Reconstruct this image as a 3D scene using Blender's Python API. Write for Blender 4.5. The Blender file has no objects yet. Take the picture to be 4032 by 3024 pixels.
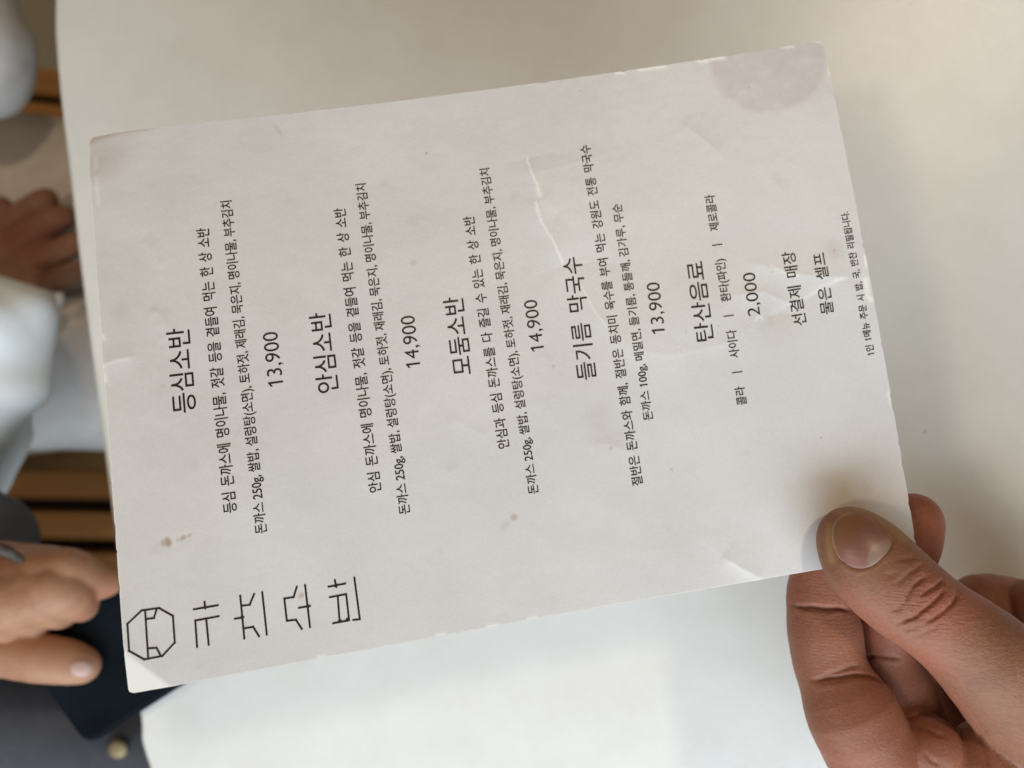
import bpy, bmesh, math, random
import numpy as np
from mathutils import Vector
from mathutils.bvhtree import BVHTree
import openvdb as vdb

random.seed(7); rng = np.random.default_rng(7)
S = bpy.context.scene
COL = S.collection

# ------------------------------------------------------------------ camera
TILT = math.radians(8.0)
TABLE_Z = 0.74
CAM_H = 0.300
F = 3028.0; CX, CY = 2016.0, 1512.0
cam_d = bpy.data.cameras.new('camera'); cam = bpy.data.objects.new('camera', cam_d); COL.objects.link(cam)
cam.location = (0, 0, TABLE_Z + CAM_H); cam.rotation_euler = (0, TILT, 0)
cam_d.sensor_width = 36; cam_d.lens = F / 4032 * 36; cam_d.clip_start = 0.01; cam_d.clip_end = 50
cam_d.dof.use_dof = True; cam_d.dof.focus_distance = 0.203; cam_d.dof.aperture_fstop = 7.4
S.camera = cam
CT, ST = math.cos(TILT), math.sin(TILT)
R_CW = np.array([[CT, 0, ST], [0, 1, 0], [-ST, 0, CT]])      # camera axes -> world
CAM_P = np.array([0, 0, TABLE_Z + CAM_H])

# ------------------------------------------------------------------ light
W = bpy.data.worlds.new('World'); S.world = W; W.use_nodes = True
wn = W.node_tree; wn.nodes['Background'].inputs[0].default_value = (1.0, 0.72, 0.44, 1)
wn.nodes['Background'].inputs[1].default_value = 0.09

def area(name, loc, target, sx, sy, power, color, spread=180):
    l = bpy.data.lights.new(name, 'AREA'); l.shape = 'RECTANGLE'; l.size = sx; l.size_y = sy
    l.energy = power; l.color = color; l.spread = math.radians(spread)
    o = bpy.data.objects.new(name, l); COL.objects.link(o); o.location = loc
    o.rotation_euler = (Vector(target) - Vector(loc)).to_track_quat('-Z', 'Y').to_euler()
    return o
area('window_light', (0.10, -0.78, 1.27), (0.02, -0.05, 0.8), 1.5, 0.6, 16.8, (0.80, 0.92, 1.0))
area('ceiling_lamp_light', (-0.95, -0.2, 2.5), (0, 0, 0.8), 0.22, 0.22, 5.8, (1.0, 0.76, 0.50))
area('pendant_lamp_light', (0.727, 0.882, 2.4), (0.15, 0.15, 0.74), 0.17, 0.17, 8.5, (1.0, 0.76, 0.50))
S.view_settings.view_transform = 'Standard'; S.view_settings.look = 'None'
S.view_settings.exposure = 0.0; S.view_settings.gamma = 1.0
S.cycles.use_denoising = True
S.cycles.max_bounces = 8

# ------------------------------------------------------------------ helpers
def cam2w(c):
    return np.asarray(c, float) @ R_CW.T + CAM_P
def ray(px, py):
    return np.array([(px - CX) / F, -(py - CY) / F, -1.0])
def at_depth(px, py, mm):                       # point seen at a pixel, mm in front of the lens plane
    return cam2w(ray(px, py) * mm * 0.001)
def at_height(px, py, z):                       # point seen at a pixel on the level plane z
    d = ray(px, py) @ R_CW.T
    return CAM_P + d * ((z - CAM_P[2]) / d[2])
def V(p): return Vector((float(p[0]), float(p[1]), float(p[2])))

def link(name, me, mat=None, parent=None, kind=None, label=None, cat=None, group=None, smooth=True):
    o = bpy.data.objects.new(name, me); COL.objects.link(o)
    if mat is not None:
        me.materials.clear(); me.materials.append(mat)
    if smooth and len(me.polygons):
        me.polygons.foreach_set('use_smooth', [True] * len(me.polygons))
    if parent: o.parent = parent
    if kind: o['kind'] = kind
    if label: o['label'] = label
    if cat: o['category'] = cat
    if group: o['group'] = group
    return o
def empty(name, loc, label, cat, group=None):
    o = bpy.data.objects.new(name, None); COL.objects.link(o); o.location = V(loc); o.empty_display_size = 0.02
    o['label'] = label; o['category'] = cat
    if group: o['group'] = group
    return o
def child(o, parent):                           # parent, geometry is in world coordinates
    w_ = parent.matrix_basis.copy()
    if parent.parent: w_ = parent.parent.matrix_basis @ parent.matrix_parent_inverse @ w_
    o.parent = parent; o.matrix_parent_inverse = w_.inverted(); return o
def mesh_from(name, verts, faces):
    me = bpy.data.meshes.new(name); me.from_pydata([tuple(map(float, v)) for v in verts], [], [tuple(map(int, f)) for f in faces]); me.update(); return me
def box_mesh(name, size, bevel=0.0, seg=2):
    bm = bmesh.new(); bmesh.ops.create_cube(bm, size=1.0)
    for v in bm.verts: v.co = Vector((v.co.x * size[0], v.co.y * size[1], v.co.z * size[2]))
    if bevel: bmesh.ops.bevel(bm, geom=bm.edges[:], offset=bevel, segments=seg, profile=0.5, affect='EDGES')
    me = bpy.data.meshes.new(name); bm.to_mesh(me); bm.free(); return me

# ------------------------------------------------------------------ materials
def mat(name):
    m = bpy.data.materials.new(name); m.use_nodes = True
    nt = m.node_tree; b = nt.nodes['Principled BSDF']; return m, nt, b
def N(nt, t, **kw):
    n = nt.nodes.new(t)
    for k, v in kw.items(): setattr(n, k, v)
    return n
def noise(nt, scale, detail=4, rough=0.55, coord=None, dist=0.0):
    n = N(nt, 'ShaderNodeTexNoise'); n.inputs['Scale'].default_value = scale; n.inputs['Detail'].default_value = detail
    n.inputs['Roughness'].default_value = rough; n.inputs['Distortion'].default_value = dist
    if coord is None:
        g = N(nt, 'ShaderNodeNewGeometry'); coord = g.outputs['Position']
    nt.links.new(coord, n.inputs['Vector']); return n
def ramp(nt, src, c0, c1, p0=0.3, p1=0.7):
    r = N(nt, 'ShaderNodeValToRGB'); r.color_ramp.elements[0].position = p0; r.color_ramp.elements[1].position = p1
    r.color_ramp.elements[0].color = (*c0, 1); r.color_ramp.elements[1].color = (*c1, 1)
    nt.links.new(src, r.inputs[0]); return r.outputs[0]
def mix(nt, fac, a, b, mode='MIX'):
    m = N(nt, 'ShaderNodeMix', data_type='RGBA', blend_type=mode)
    for s, v in ((0, fac), (6, a), (7, b)):
        if isinstance(v, (tuple, list)): m.inputs[s].default_value = (*v, 1) if len(v) == 3 else v
        elif isinstance(v, (int, float)): m.inputs[s].default_value = v
        else: nt.links.new(v, m.inputs[s])
    return m.outputs[2]
def math_(nt, op, a, b=None, clamp=False):
    m = N(nt, 'ShaderNodeMath', operation=op); m.use_clamp = clamp
    for i, v in enumerate((a, b)):
        if v is None: continue
        if isinstance(v, (int, float)): m.inputs[i].default_value = v
        else: nt.links.new(v, m.inputs[i])
    return m.outputs[0]
def attr(nt, name):
    a = N(nt, 'ShaderNodeAttribute'); a.attribute_name = name; return a.outputs['Fac']
def bump(nt, b, height, strength, dist, prev=None):
    n = N(nt, 'ShaderNodeBump'); n.inputs['Strength'].default_value = strength; n.inputs['Distance'].default_value = dist
    nt.links.new(height, n.inputs['Height'])
    if prev is not None: nt.links.new(prev, n.inputs['Normal'])
    nt.links.new(n.outputs[0], b.inputs['Normal']); return n.outputs[0]

def cloth(name, c0, c1, scale=60, weave=2500, rough=0.85):
    m, nt, b = mat(name)
    n = noise(nt, scale, 3); nt.links.new(ramp(nt, n.outputs[0], c0, c1), b.inputs['Base Color'])
    b.inputs['Roughness'].default_value = rough
    w = noise(nt, weave, 2); bump(nt, b, w.outputs[0], 0.4, 0.0003)
    return m
def wood(name, c0, c1):
    m, nt, b = mat(name)
    tc = N(nt, 'ShaderNodeTexCoord'); mp = N(nt, 'ShaderNodeMapping'); mp.inputs['Scale'].default_value = (6, 90, 60)
    nt.links.new(tc.outputs['Object'], mp.inputs[0])
    n = noise(nt, 1.0, 5, 0.6, mp.outputs[0], 0.6)
    nt.links.new(ramp(nt, n.outputs[0], c0, c1, 0.25, 0.75), b.inputs['Base Color']); b.inputs['Roughness'].default_value = 0.5
    bump(nt, b, n.outputs[0], 0.15, 0.001); return m

def table_mat():
    m, nt, b = mat('white_laminate')
    n = noise(nt, 14, 4); c = ramp(nt, n.outputs[0], (0.68, 0.68, 0.66), (0.72, 0.72, 0.70))
    g = N(nt, 'ShaderNodeNewGeometry'); mp = N(nt, 'ShaderNodeMapping'); mp.inputs['Scale'].default_value = (260, 1300, 400)
    mp.inputs['Rotation'].default_value = (0, 0, math.radians(18))
    nt.links.new(g.outputs['Position'], mp.inputs[0])
    gr = noise(nt, 1.0, 4, 0.6, mp.outputs[0])
    cp = at_height(3642, 1699, TABLE_Z); vd = N(nt, 'ShaderNodeVectorMath', operation='DISTANCE'); vd.inputs[1].default_value = tuple(float(v) for v in cp)
    nt.links.new(g.outputs['Position'], vd.inputs[0]); c = mix(nt, ramp_f(nt, vd.outputs['Value'], 0.0004, 0.0008), (0.30, 0.26, 0.20), c)
    fg = noise(nt, 1300, 2, 0.6); c = mix(nt, 0.13, c, ramp(nt, fg.outputs[0], (0.40, 0.40, 0.39), (0.92, 0.92, 0.90)))
    bl = noise(nt, 45, 5, 0.65); c = mix(nt, 0.35, c, ramp(nt, bl.outputs[0], (0.64, 0.62, 0.585), (0.74, 0.74, 0.72), 0.35, 0.65))
    nt.links.new(c, b.inputs['Base Color'])
    b.inputs['Roughness'].default_value = 0.36
    nt.links.new(math_(nt, 'MULTIPLY_ADD', gr.outputs[0], 0.12), b.inputs['Roughness'])
    nt.nodes[-1].inputs[2].default_value = 0.25
    bump(nt, b, gr.outputs[0], 0.6, 0.00014); return m

def paper_mat():
    m, nt, b = mat('laminated_paper')
    base = noise(nt, 40, 5); c = ramp(nt, base.outputs[0], (0.69, 0.69, 0.71), (0.74, 0.74, 0.76), 0.35, 0.65)
    fib = noise(nt, 1500, 3, 0.7); c = mix(nt, 0.11, c, ramp(nt, fib.outputs[0], (0.36, 0.34, 0.33), (0.86, 0.85, 0.84)))
    blot = noise(nt, 95, 2); bl = math_(nt, 'MULTIPLY', math_(nt, 'SUBTRACT', blot.outputs[0], 0.68), 1.5, clamp=True)
    c = mix(nt, bl, c, (0.44, 0.40, 0.37))
    sn = noise(nt, 140, 4, 0.65); c = mix(nt, math_(nt, 'MULTIPLY', attr(nt, 'smudge'), ramp_f(nt, sn.outputs[0], 0.15, 0.62)), c, (0.52, 0.465, 0.47))
    c = mix(nt, attr(nt, 'stain'), c, (0.33, 0.22, 0.12))
    wf = noise(nt, 1800, 3, 0.8)
    wr = math_(nt, 'MULTIPLY', attr(nt, 'wear'), ramp_f(nt, wf.outputs[0], 0.30, 0.46))
    c = mix(nt, wr, c, (0.93, 0.94, 0.93))
    c = mix(nt, attr(nt, 'lit_corner'), c, (0.83, 0.84, 0.83))  # worn corner's white, with its lit brightness put into the colour
    nt.links.new(c, b.inputs['Base Color'])
    b.inputs['Roughness'].default_value = 0.42; b.inputs['Specular IOR Level'].default_value = 0.4
    p = bump(nt, b, fib.outputs[0], 0.12, 0.00005)
    und = noise(nt, 55, 3); bump(nt, b, und.outputs[0], 0.25, 0.0012, p)
    return m
def ramp_f(nt, src, p0, p1):
    r = N(nt, 'ShaderNodeMapRange'); r.inputs[1].default_value = p0; r.inputs[2].default_value = p1; r.interpolation_type = 'SMOOTHSTEP'
    nt.links.new(src, r.inputs[0]); return r.outputs[0]

def skin_mat(name, c0, c1, red, ridge=False, sss=0.0022):
    m, nt, b = mat(name)
    n = noise(nt, 70, 4); c = ramp(nt, n.outputs[0], c0, c1, 0.3, 0.7)
    n2 = noise(nt, 30, 2); c = mix(nt, ramp_f(nt, n2.outputs[0], 0.48, 0.75), c, red)
    c = mix(nt, attr(nt, 'pink'), c, red)
    c = mix(nt, attr(nt, 'pale'), c, (0.40, 0.26, 0.11))
    fine = noise(nt, 900, 3, 0.7); c = mix(nt, 0.12, c, ramp(nt, fine.outputs[0], (0.12, 0.05, 0.03), (0.5, 0.28, 0.18)))
    c = mix(nt, attr(nt, 'crease_shade'), c, (0.12, 0.045, 0.025))  # shade in the skin folds, put into the colour
    nt.links.new(c, b.inputs['Base Color'])
    b.inputs['Roughness'].default_value = 0.5; b.inputs['Specular IOR Level'].default_value = 0.25
    b.inputs['Subsurface Weight'].default_value = 0.35; b.inputs['Subsurface Radius'].default_value = (1.0, 0.35, 0.2)
    b.inputs['Subsurface Scale'].default_value = sss
    vor = N(nt, 'ShaderNodeTexVoronoi', feature='DISTANCE_TO_EDGE'); vor.inputs['Scale'].default_value = 1100
    g = N(nt, 'ShaderNodeNewGeometry'); nt.links.new(g.outputs['Position'], vor.inputs['Vector'])
    p = bump(nt, b, vor.outputs['Distance'], 0.35, 0.00025)
    p = bump(nt, b, fine.outputs[0], 0.35, 0.00035, p)
    if ridge:
        mk = N(nt, 'ShaderNodeMapping'); mk.inputs['Rotation'].default_value = (0, 0, math.radians(-38)); mk.inputs['Scale'].default_value = (260, 1100, 500)
        nt.links.new(g.outputs['Position'], mk.inputs[0]); kn = noise(nt, 1.0, 3, 0.6, mk.outputs[0], 0.8)
        hk = math_(nt, 'MULTIPLY', kn.outputs[0], attr(nt, 'knuckle')); p = bump(nt, b, hk, 0.6, 0.0009, p)
        mp = N(nt, 'ShaderNodeMapping'); mp.inputs['Rotation'].default_value = (0, 0, math.radians(4)); mp.inputs['Scale'].default_value = (0.12, 1, 0.5)
        nt.links.new(g.outputs['Position'], mp.inputs[0])
        wv = N(nt, 'ShaderNodeTexWave', bands_direction='Y'); wv.inputs['Scale'].default_value = 330
        wv.inputs['Distortion'].default_value = 9; wv.inputs['Detail'].default_value = 2; wv.inputs['Detail Scale'].default_value = 0.35
        nt.links.new(mp.outputs[0], wv.inputs['Vector'])
        h = math_(nt, 'MULTIPLY', wv.outputs['Fac'], attr(nt, 'ridge')); bump(nt, b, h, 0.18, 0.00012, p)
    return m

M = {}
M['table'] = table_mat(); M['paper'] = paper_mat()
m, nt, b = mat('black_print'); b.inputs['Base Color'].default_value = (0.006, 0.005, 0.008, 1); b.inputs['Roughness'].default_value = 0.5; M['ink'] = m
M['skin'] = skin_mat('holder_skin', (0.195, 0.078, 0.043), (0.26, 0.115, 0.064), (0.32, 0.105, 0.066), ridge=True)
M['skin_dark'] = skin_mat('resting_hand_skin', (0.21, 0.105, 0.07), (0.30, 0.165, 0.115), (0.22, 0.08, 0.05))
M['skin_light'] = skin_mat('case_hand_skin', (0.33, 0.165, 0.095), (0.42, 0.235, 0.145), (0.36, 0.14, 0.08))
m, nt, b = mat('nail_plate'); n = noise(nt, 60, 3)
c = ramp(nt, n.outputs[0], (0.26, 0.125, 0.10), (0.31, 0.16, 0.135)); c = mix(nt, attr(nt, 'lunula'), c, (0.33, 0.24, 0.20)); c = mix(nt, attr(nt, 'tip'), c, (0.28, 0.14, 0.07))
c = mix(nt, attr(nt, 'free'), c, (0.42, 0.31, 0.20))
nt.links.new(c, b.inputs['Base Color']); b.inputs['Roughness'].default_value = 0.36; b.inputs['Subsurface Weight'].default_value = 0.3
b.inputs['Subsurface Scale'].default_value = 0.001
g_ = N(nt, 'ShaderNodeNewGeometry'); mp_ = N(nt, 'ShaderNodeMapping'); mp_.inputs['Rotation'].default_value = (0, 0, math.radians(42)); mp_.inputs['Scale'].default_value = (90, 1500, 300)
nt.links.new(g_.outputs['Position'], mp_.inputs[0]); n2 = noise(nt, 1.0, 2, 0.5, mp_.outputs[0]); bump(nt, b, n2.outputs[0], 0.3, 0.00018); M['nail'] = m
m, nt, b = mat('pale_nail'); b.inputs['Base Color'].default_value = (0.44, 0.29, 0.255, 1); b.inputs['Roughness'].default_value = 0.4; M['nail_light'] = m
M['trousers_grey'] = cloth('pale_grey_cloth', (0.52, 0.50, 0.485), (0.62, 0.60, 0.585))
M['white_cloth'] = cloth('white_cotton', (0.80, 0.85, 0.90), (0.84, 0.89, 0.93))
M['grey_cloth'] = cloth('grey_cotton', (0.42, 0.41, 0.40), (0.74, 0.75, 0.77), 25)
M['unseen_jumper'] = cloth('brown_knit', (0.07, 0.05, 0.035), (0.10, 0.07, 0.05))
M['navy'] = cloth('navy_cloth', (0.060, 0.067, 0.090), (0.085, 0.095, 0.120))
M['wood'] = wood('honey_wood', (0.27, 0.13, 0.038), (0.42, 0.22, 0.07))
M['shade_wood'] = wood('painted_shade_wood', (0.02, 0.012, 0.006), (0.04, 0.022, 0.01))  # near-black brown, only for the added shade board under the slats
m, nt, b = mat('floor_tile')
n = noise(nt, 5, 4); nt.links.new(ramp(nt, n.outputs[0], (0.36, 0.35, 0.29), (0.44, 0.43, 0.36)), b.inputs['Base Color']); b.inputs['Roughness'].default_value = 0.5; M['floor'] = m
m, nt, b = mat('case_shell'); n = noise(nt, 50, 3); nt.links.new(ramp(nt, n.outputs[0], (0.004, 0.006, 0.009), (0.007, 0.011, 0.016)), b.inputs['Base Color']); b.inputs['Roughness'].default_value = 0.55; b.inputs['Specular IOR Level'].default_value = 0.03; M['case'] = m
m, nt, b = mat('brass'); b.inputs['Base Color'].default_value = (0.26, 0.20, 0.11, 1); b.inputs['Metallic'].default_value = 0.5; b.inputs['Roughness'].default_value = 0.6; M['brass'] = m
m, nt, b = mat('bracelet_metal'); n = noise(nt, 300, 3); nt.links.new(ramp(nt, n.outputs[0], (0.03, 0.023, 0.02), (0.09, 0.075, 0.065)), b.inputs['Base Color']); b.inputs['Metallic'].default_value = 0.0; b.inputs['Roughness'].default_value = 0.7; M['band'] = m

# ------------------------------------------------------------------ the setting: floor
me = mesh_from('floor', [(-3, -3, 0), (3, -3, 0), (3, 3, 0), (-3, 3, 0)], [(0, 1, 2, 3)])
link('floor', me, M['floor'], kind='structure')

# ------------------------------------------------------------------ table
edge_px = [(207, 0), (213, 210), (237, 464), (266, 697), (304, 1030), (357, 1441), (395, 1730), (440, 2100), (490, 2460), (543, 2824), (580, 3024)]
pts = [at_height(x, y, TABLE_Z)[:2] for x, y in edge_px]
first = pts[0]; last = pts[-1]
top_ext = [np.array([first[0] + 0.06, first[1] + 0.30]), np.array([first[0] + 0.015, first[1] + 0.16]), np.array([first[0] + 0.002, first[1] + 0.06])]
bot_ext = [np.array([last[0] + 0.035, last[1] - 0.08]), np.array([last[0] + 0.085, last[1] - 0.17]), np.array([last[0] + 0.16, last[1] - 0.27])]
ctrl = top_ext + pts + bot_ext
ctrl = np.array(ctrl)
dense = []
for i in range(len(ctrl) - 1):
    p0 = ctrl[max(i - 1, 0)]; p1 = ctrl[i]; p2 = ctrl[i + 1]; p3 = ctrl[min(i + 2, len(ctrl) - 1)]
    for t in np.linspace(0, 1, 8, endpoint=False):
        dense.append(0.5 * ((2 * p1) + (-p0 + p2) * t + (2 * p0 - 5 * p1 + 4 * p2 - p3) * t * t + (-p0 + 3 * p1 - 3 * p2 + p3) * t ** 3))
dense.append(ctrl[-1])
outline = dense + [np.array([0.75, last[1] - 0.27]), np.array([0.75, first[1] + 0.30])]
TABLE = empty('table', (0.2, 0.0, 0.0), 'white laminate restaurant table top under the held menu card', 'table')
bm = bmesh.new()
vs = [bm.verts.new((p[0], p[1], TABLE_Z)) for p in outline]
f = bm.faces.new(vs); f.normal_update()
if f.normal.z < 0: f.normal_flip()
r = bmesh.ops.extrude_face_region(bm, geom=[f])
low = [v for v in r['geom'] if isinstance(v, bmesh.types.BMVert)]
for v in low: v.co.z -= 0.026
bmesh.ops.recalc_face_normals(bm, faces=bm.faces)
rim = [e for e in bm.edges if len(e.link_faces) == 2 and abs(e.verts[0].co.z - e.verts[1].co.z) < 1e-6]
bmesh.ops.bevel(bm, geom=rim, offset=0.003, segments=4, profile=0.5, affect='EDGES')
me = bpy.data.meshes.new('tabletop'); bm.to_mesh(me); bm.free()
tt = link('tabletop', me, M['table'], smooth=False); child(tt, TABLE)
for p in tt.data.polygons: p.use_smooth = len(p.vertices) == 4 and p.area < 0.001
for lx, ly in ((0.0, 0.30), (0.0, -0.42), (0.66, 0.30), (0.66, -0.42)):
    me = box_mesh('leg', (0.045, 0.045, TABLE_Z - 0.026), 0.004)
    o = link('leg', me, M['table'], smooth=False); o.location = (lx, ly, (TABLE_Z - 0.026) / 2); child(o, TABLE)
    o.matrix_parent_inverse = TABLE.matrix_basis.inverted()

# ------------------------------------------------------------------ the menu card
def rod(v):
    th = np.linalg.norm(v); k = np.array(v) / th; K = np.array([[0, -k[2], k[1]], [k[2], 0, -k[0]], [-k[1], k[0], 0]])
    return np.eye(3) + math.sin(th) * K + (1 - math.cos(th)) * K @ K
CARD_R = rod((-1.20590381e-01, 7.84479442e-02, 1.48941138e-01)); CARD_T = np.array([-94.4329493, -76.3285657, -191.559083])
LEN, WID = 210.0, 148.4
def smooth01(x): x = np.clip(x, 0, 1); return x * x * (3 - 2 * x)
def card_base(d, w):                            # mm along the card -> mm in camera axes, gentle sag and twist
    z = 3.5 * ((2 * d / 210 - 1) ** 2 - 1) + 3.4985 * (d / 105 - 1) * (w / 74 - 1)
    z = z + 1.6 * (d / 210) ** 4 * (1 - (w / 74 - 1) ** 2)
    return z
FOLDS = []                                      # filled below
def card_z(d, w):
    z = card_base(d, w)
    z = z - 1.3 * smooth01(1 - np.hypot(d, w - 148.4) / 16.0) * 1.0          # far left corner curls down
    cb = (7.5 - (d * 0.72 + w * 0.69)) / 7.5
    z = z - 1.1 * np.clip(cb, 0, 1)                                         # bent worn corner turns down
    for fl in FOLDS: z = z + fold_height(fl, d, w)
    for (bd, bw, rd, rw, a) in BUMPS: z = z + 0.5 * a * np.exp(-((d - bd) / rd) ** 2 - ((w - bw) / rw) ** 2)
    return z
BUMPS = []
def card_pt(d, w, up=0.0):
    d = np.asarray(d, float); w = np.asarray(w, float)
    p = np.stack([d, (w - 74) * WID / 148 + 74, card_z(d, w) + up], -1)
    return cam2w((p @ CARD_R.T + CARD_T) * 0.001)
def px2card(px, py):                            # pixel -> (d, w) on the smooth sheet
    x = np.array([105.0, 74.0])
    def pj(x):
        p = np.array([x[0], (x[1] - 74) * WID / 148 + 74, float(card_base(x[0], x[1]))]) @ CARD_R.T + CARD_T
        return np.array([CX + F * p[0] / -p[2], CY - F * p[1] / -p[2]])
    for _ in range(8):
        r0 = pj(x) - (px, py); J = np.stack([(pj(x + e) - pj(x)) / 1e-3 for e in (np.array([1e-3, 0]), np.array([0, 1e-3]))], 1)
        x = x - np.linalg.solve(J, r0)
    return x
def poly_dist(line, d, w):                      # distance, side sign and position along a polyline
    best = np.full(np.shape(d), 1e9); sgn = np.ones(np.shape(d)); tt_ = np.zeros(np.shape(d))
    seg = np.array(line); L = np.concatenate([[0], np.cumsum(np.hypot(*(seg[1:] - seg[:-1]).T))])
    for i in range(len(seg) - 1):
        a, b_ = seg[i], seg[i + 1]; v = b_ - a; l2 = v @ v
        t = np.clip(((d - a[0]) * v[0] + (w - a[1]) * v[1]) / l2, 0, 1)
        dx, dy = d - (a[0] + t * v[0]), w - (a[1] + t * v[1]); dd = np.hypot(dx, dy); c = dd < best
        best = np.where(c, dd, best); sgn = np.where(c, np.sign(v[0] * dy - v[1] * dx), sgn); tt_ = np.where(c, (L[i] + t * math.sqrt(l2)) / L[-1], tt_)
    return best, sgn, tt_
def fold_height(fl, d, w):
    line, a, width, asym = fl
    ln = np.array(line); m_ = 6 * width + 2
    if np.ndim(d) == 0: pass
    dist, s, t = poly_dist(line, d, w)
    wd = np.where(s > 0, width * asym, width)
    env = smooth01(t / 0.25 + 0.3) * smooth01((1 - t) / 0.25 + 0.3)
    return 0.5 * a * np.exp(-dist / wd) * env
def C(pts_): return [px2card(*p) for p in pts_]
def add_fold(px_pts, a, width, asym=1.0): FOLDS.append((C(px_pts), a, width, asym))
crack = [(2078, 622), (2092, 680), (2118, 750), (2124, 790), (2112, 812), (2128, 870), (2160, 920), (2192, 985), (2218, 1042)]
add_fold(crack, 1.0, 4.0, 2.4)
add_fold([(2112, 805), (2200, 830), (2330, 935), (2420, 1000)], 0.45, 3.5, 3)
add_fold([(2218, 1042), (2290, 1125), (2340, 1225), (2390, 1290)], 0.40, 3.0)
add_fold([(2218, 1040), (2330, 1032), (2480, 1045)], -0.35, 3.5, 2)
add_fold([(2390, 1290), (2500, 1380), (2640, 1400), (2860, 1350), (2990, 1260)], 0.5, 4.0, 1.6)
add_fold([(2880, 1165), (2960, 1155), (3010, 1150), (3100, 1190), (3170, 1180)], 0.55, 2.2)
add_fold([(2945, 1031), (3050, 1062), (3100, 1078), (3230, 1088), (3340, 1094)], 0.7, 2.6, 1.8)
add_fold([(3060, 1225), (3170, 1182), (3250, 1130), (3330, 1098)], -0.4, 2.4)
add_fold([(3020, 1245), (3080, 1232), (3140, 1235)], -0.4, 1.8)
add_fold([(2840, 2190), (2900, 2230), (2960, 2262), (3010, 2292)], 0.8, 2.0, 2.2)
add_fold([(395, 1440), (450, 1420), (540, 1402)], 0.5, 3.0)
add_fold([(2670, 480), (2760, 540), (2850, 620)], 0.3, 2.6)
add_fold([(1760, 1640), (1840, 1680), (1930, 1730)], 0.2, 2.5)
add_fold([(2300, 1760), (2380, 1745), (2500, 1790)], 0.25, 2.0)
add_fold([(590, 1215), (640, 1250), (690, 1330)], 0.3, 2.5)
add_fold([(560, 940), (610, 990), (640, 1060)], 0.15, 2.0)
for (px, py, rx_, ry_, a) in ((2700, 1230, 16, 9, 0.7), (1500, 700, 22, 16, -0.5), (900, 1100, 18, 22, 0.5), (3080, 1230, 7, 6, -0.6), (2550, 1900, 20, 14, -0.5), (1200, 1800, 24, 16, 0.4), (2850, 700, 18, 14, 0.5), (3330, 1150, 5, 5, 0.5)):
    c_ = px2card(px, py); BUMPS.append((c_[0], c_[1], rx_, ry_, a))

# sheet grid
ND, NW = 601, 424
dd, ww = np.meshgrid(np.linspace(0, LEN, ND), np.linspace(0, 148, NW), indexing='ij')
# rounded corners and nicked edges: shift the outline a little
def edge_shift(s, seed, amp):
    r_ = np.random.default_rng(seed); out = np.zeros_like(s)
    for k in range(26):
        out += amp * r_.random() * np.exp(-((s - r_.random() * s.max()) / (0.25 + 0.8 * r_.random())) ** 2)
    return out
s_d = dd[:, 0]; s_w = ww[0]
n_top = edge_shift(s_d, 1, 0.35) * (0.3 + 0.7 * (s_d > 120)); n_bot = edge_shift(s_d, 2, 0.30)
n_right = edge_shift(s_w, 3, 0.35); n_left = edge_shift(s_w, 4, 0.22)
def corner_in(u, v, r_):                        # pull the corner in to a small radius
    return np.clip(r_ - np.sqrt(np.clip(r_ ** 2 - np.clip(r_ - u, 0, r_) ** 2, 0, None)), 0, None)
D2 = dd.copy(); W2 = ww.copy()
fd = dd / LEN; fw = ww / 148
rc = (1.2, 2.2, 0.8, 1.5)
wl = np.where(True, corner_in(ww, 0, 1.2), 0) + np.where(True, corner_in(148 - ww, 0, 2.2), 0)
wr_ = corner_in(ww, 0, 0.8) + corner_in(148 - ww, 0, 1.6)
lo_d = n_left[None, :] + wl; hi_d = LEN - n_right[None, :] - wr_
D2 = lo_d + (hi_d - lo_d) * fd
lo_w = n_bot[:, None]; hi_w = 148 - n_top[:, None]
W2 = lo_w + (hi_w - lo_w) * fw
top = card_pt(D2, W2, 0.0).reshape(-1, 3); botm = card_pt(D2, W2, -0.42).reshape(-1, 3)
idx = np.arange(ND * NW).reshape(ND, NW)
q = np.stack([idx[:-1, :-1], idx[1:, :-1], idx[1:, 1:], idx[:-1, 1:]], -1).reshape(-1, 4)
loop = np.concatenate([idx[:, 0], idx[-1, 1:], idx[-2::-1, -1], idx[0, -2:0:-1]])
nx = np.roll(loop, -1); off = ND * NW
side = np.stack([loop, loop + off, nx + off, nx], -1)
faces = np.concatenate([q, q[:, ::-1] + off, side])
def mesh_np(name, verts, quads):
    me = bpy.data.meshes.new(name); me.vertices.add(len(verts)); me.vertices.foreach_set('co', verts.astype(np.float32).ravel())
    me.loops.add(quads.size); me.loops.foreach_set('vertex_index', quads.astype(np.int32).ravel())
    me.polygons.add(len(quads)); me.polygons.foreach_set('loop_start', np.arange(0, quads.size, 4, dtype=np.int32))
    me.update(calc_edges=True); me.validate(); return me
def set_attr(me, name, vals):
    a = me.attributes.new(name, 'FLOAT', 'POINT'); a.data.foreach_set('value', np.clip(vals, 0, 1).astype(np.float32))
me = mesh_np('paper_sheet', np.concatenate([top, botm]), faces)
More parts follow.
